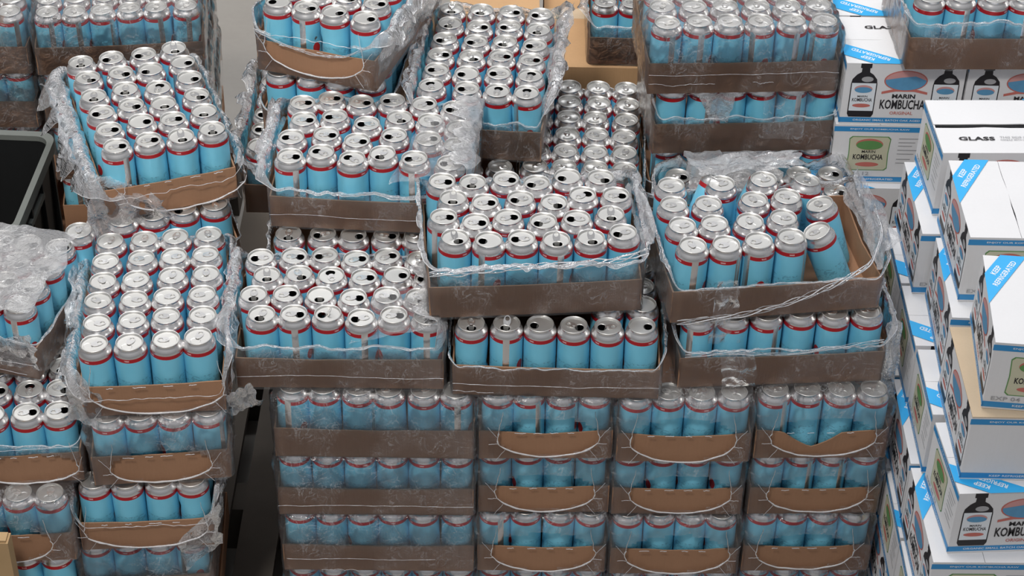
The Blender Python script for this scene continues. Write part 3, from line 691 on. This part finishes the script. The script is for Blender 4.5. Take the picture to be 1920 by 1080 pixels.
# --- far left
FB=lambda i,j:j==0 or i==5
w6={6:'topmost',5:'second',4:'third',3:'fourth',2:'bottom'}
for l in (6,5,4,3,2):
    tray(f'V{l}',f'far left wrapped stack, {w6[l]} tray',f'wide can tray in the far left wrapped stack, {w6[l]} of five',l,(-.997+.004*(6-l),4.321),7 if l==6 else 6.5,.408,.272,
         keep=(lambda i,j:j<3 or i==5) if l==6 else FB,states=[-1 if l==6 else -2]*24,seams=sm(24,k0=.3,k1=.3,k2=.8,k4=.3,k5=.2),fkw=CLW(wr=1.3) if l>3 else None,nofilm=l<=3)
for l in (6,5,4):
    tray(f'Y{l}',f'rear of far left stack, {w6[l]}',f'can tray behind the far left wrapped stack, {w6[l]} there',l,(-1.028+.004*(6-l),4.603),7 if l==6 else 6.5,.408,.272,
         keep=lambda i,j:i==5,states=[-2]*24,fkw=CLW(wr=1.3))
for l in (3,2):
    tray(f'Y{l}',f'rear of far left stack, {w6[l]}',f'can tray behind the far left wrapped stack, {w6[l]} there',l,(-1.02,4.603),6.5,.408,.272,keep=lambda i,j:i==5,states=[-2]*24,nofilm=True)
for l in (6,5,4,3,2):
    tray(f'U{l}',f'upper left corner stack, {w6[l]}',f'wide can tray in the stack at the upper left corner, {w6[l]} of five',l,(-1.413,4.296),2,.408,.272,
         keep=(lambda i,j:i>3 and j<3) if l==6 else (lambda i,j:i>3 and j==0),states=[-1 if l==6 else -2]*24,fkw=CLW(wr=1.3) if l>3 else None,nofilm=l<=3)


# ------------------------------------------------------------------ white printed cartons
_txt={}
def text_geo(s, bold=0.0):
    key=(s,bold)
    if key in _txt: return _txt[key]
    cu=bpy.data.curves.new('t','FONT'); cu.body=s; cu.size=1; cu.resolution_u=2; cu.offset=bold; cu.align_x='CENTER'; cu.align_y='CENTER'
    ob=bpy.data.objects.new('t',cu); COL.objects.link(ob)
    dg=bpy.context.evaluated_depsgraph_get(); dg.update(); ev=ob.evaluated_get(dg); me=ev.to_mesh()
    vs=[v.co.copy() for v in me.vertices]; fs=[list(p.vertices) for p in me.polygons]
    ev.to_mesh_clear(); bpy.data.objects.remove(ob); bpy.data.curves.remove(cu)
    xs=[v.x for v in vs]; ys=[v.y for v in vs]
    w=max(xs)-min(xs); hh=max(ys)-min(ys); cx=(max(xs)+min(xs))/2; cy=(max(ys)+min(ys))/2
    vs=[((v.x-cx)/w,(v.y-cy)/hh) for v in vs]
    _txt[key]=(vs,fs); return _txt[key]
class Face:
    """prints flat artwork on one face: origin + right/up vectors"""
    def __init__(s,mb,o,u,v): s.mb=mb; s.o=Vector(o); s.u=Vector(u); s.v=Vector(v); s.n=s.u.cross(s.v)
    def P(s,x,y,l): return s.o+s.u*x+s.v*y+s.n*(.0004+.00022*l)
    def poly(s,pts,m,l=0): s.mb.add([s.P(x,y,l) for x,y in pts],[list(range(len(pts)))],M[m])
    def rect(s,x0,y0,x1,y1,m,l=0): s.poly([(x0,y0),(x1,y0),(x1,y1),(x0,y1)],m,l)
    def oval(s,cx,cy,rx,ry,m,l=0,a0=0,a1=360,n=28):
        s.poly([(cx+rx*math.cos(R(a0+(a1-a0)*i/n)),cy+ry*math.sin(R(a0+(a1-a0)*i/n))) for i in range(n+(0 if a1-a0==360 else 1))],m,l)
    def text(s,t,cx,cy,w,h,m,l=2,rot=0,bold=.012,arch=0):
        vs,fs=text_geo(t,bold); c,q=math.cos(rot),math.sin(rot); V=[]
        for x,y in vs:
            X,Y=x*w,y*h+arch*(1-(2*x)**2)
            V.append(s.P(cx+X*c-Y*q,cy+X*q+Y*c,l))
        s.mb.add(V,fs,M[m])
BL,BW,BH=.262,.200,.155
def logo(f,cx,cy,k=1.0):
    f.oval(cx,cy,.047*k,.026*k,'red',0); f.oval(cx,cy,.044*k,.0235*k,'pink',1)
    f.poly([(cx-.044*k,cy+.002*k)]+[(cx+.044*k*math.cos(R(a)),cy+.0235*k*math.sin(R(a))) for a in range(180,361,12)]+[(cx+.044*k,cy+.002*k),(cx+.02*k,cy+.012*k),(cx-.012*k,cy+.008*k)],'midblue',2)
def bottle(f,cx,cy,k=1.0):
    w=.029*k
    pts=[(-w*.86,-.066*k),(w*.86,-.066*k),(w,-.058*k),(w,.02*k),(w*.93,.032*k),(w*.62,.044*k),(w*.32,.050*k),(w*.30,.060*k),(w*.42,.061*k),(w*.42,.072*k),
         (-w*.42,.072*k),(-w*.42,.061*k),(-w*.30,.060*k),(-w*.32,.050*k),(-w*.62,.044*k),(-w*.93,.032*k),(-w,.02*k),(-w,-.058*k)]
    f.poly([(cx+x,cy+y) for x,y in pts],'black',0)
    f.oval(cx+.006*k,cy+.032*k,.013*k,.007*k,'grey',1)
    f.rect(cx-w*.92,cy-.050*k,cx+w*.92,cy+.022*k,'pwhite',1)
    f.oval(cx,cy+.007*k,.020*k,.010*k,'pink',2)
    f.oval(cx,cy+.0045*k,.019*k,.0075*k,'midblue',3)
    f.text('MARIN',cx,cy-.012*k,.022*k,.005*k,'black',3)
    f.text('KOMBUCHA',cx,cy-.021*k,.044*k,.009*k,'black',3)
    f.oval(cx,cy-.036*k,.020*k,.005*k,'red',2)
def art_front(f):
    f.rect(0,.004,BL,.017,'blue',0); f.text('ORGANIC SMALL BATCH OAK AGED KOMBUCHA',BL/2,.0105,.20,.005,'pwhite',1)
    bottle(f,.045,.083,.98); bottle(f,.222,.083,.98)
    logo(f,.134,.112)
    f.poly([(.085,.084),(.115,.092),(.155,.092),(.184,.084),(.184,.078),(.155,.085),(.115,.085),(.085,.078)],'red',1)
    f.text('MARIN',.134,.073,.050,.011,'black',2,bold=.03)
    f.text('KOMBUCHA',.134,.052,.098,.024,'black',2,bold=.02)
    f.text('ORIGINAL',.134,.030,.05,.008,'red',2)
def art_end(f,W=BW,plain=False):
    f.rect(0,.004,W,.017,'blue',0); f.rect(0,.136,W,.149,'blue',0)
    f.text('ENJOY OUR KOMBUCHA RAW',W/2,.1425,.13,.005,'pwhite',1)
    f.text('KEEP REFRIGERATED',W/2,.0105,.09,.005,'pwhite',1)
    if plain: return
    x0,x1,y0,y1=.036,.128,.034,.124
    def fr(d): return [(x0+d+.006,y0+d),(x1-d-.006,y0+d),(x1-d,y0+d+.006),(x1-d-.002,(y0+y1)/2),(x1-d,y1-d-.006),(x1-d-.006,y1-d),(x0+d+.006,y1-d),(x0+d,y1-d-.006),(x0+d+.002,(y0+y1)/2),(x0+d,y0+d+.006)]
    f.poly(fr(0),'green',0); f.poly(fr(.002),'cream',1)
    cx=(x0+x1)/2
    f.oval(cx,.103,.030,.015,'red',2); f.oval(cx,.101,.029,.012,'green',3)
    f.text('MARIN',cx,.084,.030,.007,'black',3); f.text('KOMBUCHA',cx,.070,.066,.014,'black',3,bold=.02)
    f.oval(cx,.050,.026,.006,'red',2)
    f.text('EXP 04 12',.052,.0255,.075,.009,'grey',2)
    for k,y in enumerate((.118,.108,.099,.088,.078,.064,.054)): f.rect(.145,y,.188-.006*(k%3),y+.0022,'grey',1)
def art_top(f):
    f.poly([(.060,.0),(.150,.0),(0,.082),(0,.034)],'cyan',0)
    a=math.atan2(.058,-.105)
    f.text('KEEP',.0525-.484*.008,.029-.875*.008,.030,.011,'pwhite',1,rot=a,bold=.02)
    f.text('REFRIGERATED',.0525+.484*.009,.029+.875*.009,.088,.011,'pwhite',1,rot=a,bold=.02)
    f.text('GLASS',.095,.152,.074,.013,'black',1,bold=.03)
    f.text('THIS SIDE UP',.170,.156,.055,.005,'grey',1); f.text('HANDLE WITH CARE',.170,.148,.055,.005,'grey',1)
def art_top_turned(f):
    f.poly([(.150,.2),(.205,.2),(.262,.150),(.262,.185),(.245,.2)],'cyan',0)
    f.text('GLASS',.080,.052,.074,.013,'black',1,bold=.03)
    f.text('THIS SIDE UP',.158,.057,.060,.006,'grey',1); f.text('HANDLE WITH CARE',.158,.048,.060,.006,'grey',1)
_cm={}
def carton_meshes(top):
    if top in _cm: return _cm[top]
    b=MB(); w=M['white']; th=.003
    bev=MB()
    L,W,H=BL-.004,BW-.004,BH-.001
    o=.002
    # four walls and bottom
    b.box(o,L+o,o,W+o,0,.003,w)
    b.box(o,L+o,o,o+th,.003,H-.002,w); b.box(o,L+o,W+o-th,W+o,.003,H-.002,w)
    b.box(o,o+th,o+th,W+o-th,.003,H-.002,w); b.box(L+o-th,L+o,o+th,W+o-th,.003,H-.002,w)
    body=b.mesh('carton_body')
    fl=MB(); fm=M['liner'] if top=='open' else w
    g=.0012
    def flp(y0,y1,lift0,lift1):
        n=10; vs=[]; fs=[]
        for i in range(n+1):
            x=o+L*i/n; wv=.0025*nz(x*14,y0*30,len(top))
            vs+=[(x,y0,H-.002+lift0),(x,y1+wv,H-.002+lift1+abs(wv)*.5),(x,y1+wv,H+.0+lift1+abs(wv)*.5),(x,y0,H+lift0)]
        for i in range(n):
            q=i*4; r=q+4
            fs+=[(q,q+1,r+1,r),(q+3,r+3,r+2,q+2),(q+1,q+2,r+2,r+1),(q,r,r+3,q+3)]
        fs+=[(0,3,2,1),(n*4,n*4+1,n*4+2,n*4+3)]
        fl.add(vs,fs,fm)
    lift={'shut':(0,0),'ajar':(0,0),'open':(0,0)}[top]
    gap={'shut':.0006,'ajar':.007,'open':.0006}[top]
    if top=='open': flp(o,W/2+.002-gap,0,0); flp(W+o,W/2+.002+gap,0,0)
    else:
        flp(o,W/2+.002-gap,0,lift[0]); flp(W+o,W/2+.002+gap,0,lift[1])
    flaps=fl.mesh('top_flap')
    pa=MB(); art_front(Face(pa,(0,.002,0),(1,0,0),(0,0,1))); 0
    pe=MB(); art_end(Face(pe,(.002,BW,0),(0,-1,0),(0,0,1)),plain=top=='open')
    pe2=MB(); art_end(Face(pe2,(BL-.002,0,0),(0,1,0),(0,0,1)),plain=top=='open')
    pt=None
    if top!='open':
        pt=MB(); f=Face(pt,(0,0,H+.0012),(1,0,0),(0,1,0)); (art_top_turned if top=='ajar' else art_top)(f); pt=pt.mesh('printed_top')
    _cm[top]=(body,flaps,pa.mesh('printed_artwork'),(pe.mesh('printed_end_panel'),pe2.mesh('printed_end_panel')),pt); return _cm[top]
def carton(x,y,tier,rot,label,top='shut',dz=0,yaw=0):
    """x,y = front left corner"""
    z=1.184-.155*tier
    o=thing('printed_carton',label,'carton',group='white printed cartons')
    if rot: o.location=(x-BL*math.sin(R(yaw)),y+BL*math.cos(R(yaw)),z); o.rotation_euler=(0,0,R(-90+yaw))
    else: o.location=(x,y,z); o.rotation_euler=(0,0,R(yaw))
    body,flaps,pa,pe,pt=carton_meshes(top)
    bo=link('carton_body',body,o); link('top_flaps',flaps,o)
    link('printed_artwork',pa,bo); link('printed_end_panel',pe[1 if rot else 0],bo)
    if pt: link('printed_top',pt,bo)
    return o
carton(.858,3.296,1,0,'white carton with gaping flaps, GLASS print and dark gap, topmost at the right','ajar',yaw=2)
carton(.864,3.012,1,1,'white carton with bright blue KEEP REFRIGERATED band, upper one of two')
carton(.855,2.700,1,1,'white carton with blue KEEP REFRIGERATED band, lower right, nearest top carton',yaw=-5)
carton(.829,3.232,2,1,'white carton directly under the gaping GLASS carton')
carton(.845,2.962,2,1,'white carton under the upper KEEP REFRIGERATED carton, blue corner showing',yaw=-2)
carton(.835,2.675,2,1,'white carton with bare tan top showing under the nearest top carton','open')
carton(.812,3.268,3,0,'white carton in the third tier, farthest back of four')
carton(.812,3.063,3,0,'white carton in the third tier, second from the back')
carton(.814,2.855,3,0,'white carton in the third tier, just behind the large bottle picture')
carton(.829,2.636,3,0,'white carton with large dark bottle picture facing front, bottom right corner',yaw=4)
carton(.800,2.612,4,1,'white carton in the fourth tier, nearest one, edge showing low right',yaw=1)
carton(.797,2.882,4,1,'white carton in the fourth tier, middle one',yaw=-.5)
carton(.792,3.152,4,1,'white carton in the fourth tier, farthest one')
carton(.790,2.625,5,0,'white carton in the fifth tier, nearest one')
carton(.790,2.830,5,0,'white carton in the fifth tier, middle one')
carton(.790,3.035,5,0,'white carton in the fifth tier, farthest one')
carton(.795,2.63,6,1,'white carton in the sixth tier, nearest one')
carton(.795,2.90,6,1,'white carton in the sixth tier, farther one')
carton(.790,2.64,7,0,'white carton in the bottom tier, nearest one')
carton(.790,2.85,7,0,'white carton in the bottom tier, middle one')
carton(.790,3.06,7,0,'white carton in the bottom tier, farthest one')
carton(.706,3.634,1,0,'white carton with bottle and logo under film, right of the sealed back stack')
carton(.970,3.634,1,0,'white carton with bottle pictures under the top right can tray')
carton(1.234,3.634,1,0,'white carton with pink and blue oval at the right frame edge')
carton(.706,3.836,1,0,'white carton with GLASS print at the top edge of the frame')
carton(.700,3.632,2,1,'white carton with framed cream label, right of the sealed back stack')
carton(.902,3.632,2,1,'white carton in the rear second tier, middle one')
carton(1.104,3.632,2,1,'white carton in the rear second tier, right one')
carton(.655,3.612,3,0,'white carton with large oval and lettering, low behind the toppled cans')
carton(.919,3.612,3,0,'white carton in the rear third tier, right one')


# ------------------------------------------------------------------ other things
def pallet(x0,x1,y0,y1,top,label):
    t=thing('wooden_pallet',label,'pallet',((x0+x1)/2,(y0+y1)/2,0),group='wooden pallets under the stacks')
    W,D=x1-x0,y1-y0
    n=max(4,int(W/.106))
    for i in range(n):
        mb=MB(); cx=-W/2+.05+(W-.10)*i/(n-1); mb.box(cx-.045,cx+.045,-D/2,D/2,top-.02,top-.0005,M['pallet']); link('deck_board',mb.mesh('deck_board'),t)
    for j in range(3):
        mb=MB(); cy=-D/2+.045+(D-.09)*j/2; mb.box(-W/2,W/2,cy-.045,cy+.045,.0,top-.0205,M['pallet']); link('stringer',mb.mesh('stringer'),t)
    return t
pallet(-.50,.80,2.98,4.22,.15,'wooden pallet under the central wall of can trays')
pallet(-1.22,-.52,2.86,3.86,.15,'wooden pallet under the left front stacks of can trays')
pallet(-1.66,-.80,4.16,4.75,.15,'wooden pallet under the far left stacks')
pallet(.785,1.32,2.6,3.62,.099,'low wooden pallet under the white printed cartons')

def kraft_carton(x0,x1,y0,y1,z0,z1,label,yaw=0):
    cx,cy=(x0+x1)/2,(y0+y1)/2; W,D,H=x1-x0,y1-y0,z1-z0
    t=thing('brown_carton',label,'carton',(cx,cy,z0),(0,0,R(yaw)))
    b=MB(); b.box(-W/2,W/2,-D/2,D/2,0,H-.004,M['kraft2']); link('carton_body',b.mesh('carton_body'),t)
    for s in (-1,1):
        b=MB(); b.box(-W/2,W/2,min(s*.001,s*D/2),max(s*.001,s*D/2),H-.004,H-.0005,M['kraft2']); link('top_flap',b.mesh('top_flap'),t)
    b=MB(); b.box(-W/2-.0004,W/2+.0004,-.025,.025,H-.0005,H-.0001,M['liner']); link('packing_tape',b.mesh('packing_tape'),t)
kraft_carton(.07,.62,4.25,4.78,0,.782,'large brown carton under the small back tray at top centre')
kraft_carton(-.17,.055,4.30,4.80,0,.90,'plain brown carton behind the opened centre back tray')
kraft_carton(.67,1.25,3.64,4.1,0,.719,'brown carton holding up the rear white cartons')
kraft_carton(-1.42,-1.07,3.38,3.71,0,.55,'brown carton under the black crate')

mb=MB(); mb.box(-.18,.17,-.33,.33,0,.004,simple('shade_brown',srgb(88,80,72),.8,var=.15,vs=8))  # added dark sheet, puts the shade of this gap into a colour
o=link('shade_sheet',mb.mesh('shade_sheet'),loc=(-.61,4.44,0)); o['label']='added dark sheet standing in for shaded floor between the left and middle stacks'; o['category']='shade sheet'
# black crate at the left edge
def crate(x0,x1,y0,y1,z0,z1):
    t=thing('storage_crate','black plastic storage crate with grey rim at the left edge','crate',((x0+x1)/2,(y0+y1)/2,z0),(0,0,R(-2)))
    W,D,H=x1-x0,y1-y0,z1-z0
    def rr(w,d,r,n=6):
        out=[]
        for cx,cy,a0 in ((w/2-r,-d/2+r,-90),(w/2-r,d/2-r,0),(-w/2+r,d/2-r,90),(-w/2+r,-d/2+r,180)):
            for i in range(n+1):
                a=R(a0+90*i/n); out.append((cx+r*math.cos(a),cy+r*math.sin(a)))
        return out
    def loft(rings,mat,name,par,cap=False):
        vs=[];fs=[];n=len(rings[0][0])
        for pts,z in rings: vs+=[(x,y,z) for x,y in pts]
        for k in range(len(rings)-1):
            for i in range(n):
                j=(i+1)%n; fs.append((k*n+i,k*n+j,(k+1)*n+j,(k+1)*n+i))
        if cap: fs.append([i for i in range(n)][::-1])
        return link(name,mesh_of(name,vs,fs,[mat],None,False),par)
    loft([(rr(W*.90,D*.88,.03),0),(rr(W*.95,D*.94,.035),H*.85),(rr(W*.955,D*.945,.035),H-.004),(rr(W*.93,D*.90,.03),H-.004),(rr(W*.87,D*.84,.03),.006),(rr(.02,.02,.005),.006)],M['crate'],'crate_body',t,True)
    loft([(rr(W*.955,D*.945,.035),H-.03),(rr(W,D,.04),H-.028),(rr(W,D,.04),H),(rr(W*.935,D*.90,.032),H),(rr(W*.93,D*.89,.03),H-.012)],M['steelgrey'],'crate_rim',t)
    for s in (-1,1):
        mb=MB(); mb.box(s*W*.475-.008,s*W*.475+.008,-.07,.05,H-.075,H-.062,M['steelgrey']); link('grip_bar',mb.mesh('grip_bar'),t)
        for k in range(4):
            mb=MB(); yy=-D*.36+k*D*.24; mb.box(s*W*.468-.004,s*W*.468+.010,yy-.004,yy+.004,.01,H-.03,M['crate']); link('rib',mb.mesh('rib'),t)
crate(-1.46,-1.045,3.345,3.74,.552,.90)

# pale wooden post in the bottom left corner
t=thing('wooden_post','pale wooden post poking up in the bottom left corner','wooden post',(-1.022,2.752,0))
mb=MB(); mb.box(-.04,.04,-.015,.015,0,.592,M['wood']); link('post',mb.mesh('post'),t)
mb=MB(); mb.box(-.036,.036,-.012,.012,.592,.597,M['wood']); link('chamfered_top',mb.mesh('chamfered_top'),t)

# remaining, largely hidden cans as one object
if stuff_parts:
    mb=MB(); co=[]
    for mw,me,rz in stuff_parts:
        m=mw@Matrix.Rotation(rz,4,'Z'); b=len(mb.v)
        at=me.attributes.get('canco')
        for i,v in enumerate(me.vertices):
            mb.v.append(m@v.co); co.append(tuple(at.data[i].vector) if at else (0,0,0))
        ks=[mb.mi(x) for x in me.materials]
        for p in me.polygons: mb.f.append([b+i for i in p.vertices]); mb.m.append(ks[p.material_index])
    me=mesh_of('drink_cans',mb.v,mb.f,mb.mats,mb.m,True,co)
    o=link('drink_cans',me); o['label']='light blue cans mostly hidden in the lower and rear trays'; o['category']='cans'; o['kind']='stuff'; o['group']=CAN_GROUP

# ------------------------------------------------------------------ floor
mb=MB(); mb.box(-6,6,-2,12,-.1,0,M['floor']); fo=link('floor',mb.mesh('floor')); fo['kind']='structure'
mb=MB(); mb.box(-6,6,11.8,12,0,6.6,simple('painted_block_wall',srgb(150,150,150),.8,var=.05,vs=3)); wo=link('wall_back',mb.mesh('wall_back')); wo['kind']='structure'

# ------------------------------------------------------------------ light
w=bpy.data.worlds.new('World'); sc.world=w; w.use_nodes=True; nt=w.node_tree; nt.nodes.clear()
out=nt.nodes.new('ShaderNodeOutputWorld'); bg=nt.nodes.new('ShaderNodeBackground'); tc=nt.nodes.new('ShaderNodeTexCoord')
sp=nt.nodes.new('ShaderNodeSeparateXYZ'); rp=nt.nodes.new('ShaderNodeValToRGB')
nt.links.new(tc.outputs['Generated'],sp.inputs[0]); nt.links.new(sp.outputs[2],rp.inputs[0]); nt.links.new(rp.outputs[0],bg.inputs[0]); nt.links.new(bg.outputs[0],out.inputs[0])
rp.color_ramp.elements[0].position=.0; rp.color_ramp.elements[0].color=(.22,.22,.23,1)
rp.color_ramp.elements[1].position=.75; rp.color_ramp.elements[1].color=(.74,.75,.78,1)
bg.inputs[1].default_value=.75
def area(name,loc,rot,sx,sy,e,col=(1,1,1)):
    l=bpy.data.lights.new(name,'AREA'); l.shape='RECTANGLE'; l.size=sx; l.size_y=sy; l.energy=e; l.color=col
    o=bpy.data.objects.new(name,l); COL.objects.link(o); o.location=loc; o.rotation_euler=rot; return o
area('ceiling_strip_light',(-1.6,6.0,6.0),(R(-24),R(-12),0),3.0,.5,95,(1,.98,.95))
area('ceiling_strip_light',(1.2,6.4,6.2),(R(-26),R(6),0),3.0,.5,70,(.97,.98,1))
l=area('front_fill_light',(-1.1,.6,5.4),(0,0,0),.7,.7,24,(1,.95,.88)); l.data.spread=R(62)  # added fill aimed at the back rows, stands for no known lamp
l.rotation_euler=(Vector((-.55,4.25,.9))-l.location).to_track_quat('-Z','Y').to_euler()
area('ceiling_strip_light',(0,3.2,6.5),(0,0,0),4.0,.6,55,(.97,.98,1))

# ------------------------------------------------------------------ camera
cam=bpy.data.cameras.new('Camera'); co=bpy.data.objects.new('Camera',cam); COL.objects.link(co)
cam.sensor_width=36; cam.lens=3700/1920*36; cam.clip_start=.05; cam.clip_end=60
m=Matrix.Translation((0,0,3.394))@Matrix.Rotation(R(52),4,'X')@Matrix.Rotation(.02,4,'Z')
co.matrix_world=m; sc.camera=co
sc.view_settings.view_transform='Standard'; sc.view_settings.look='None'; sc.view_settings.gamma=1; sc.view_settings.use_curve_mapping=False
sc.view_settings.exposure=0.0
sc.cycles.transparent_max_bounces=24; sc.cycles.max_bounces=8
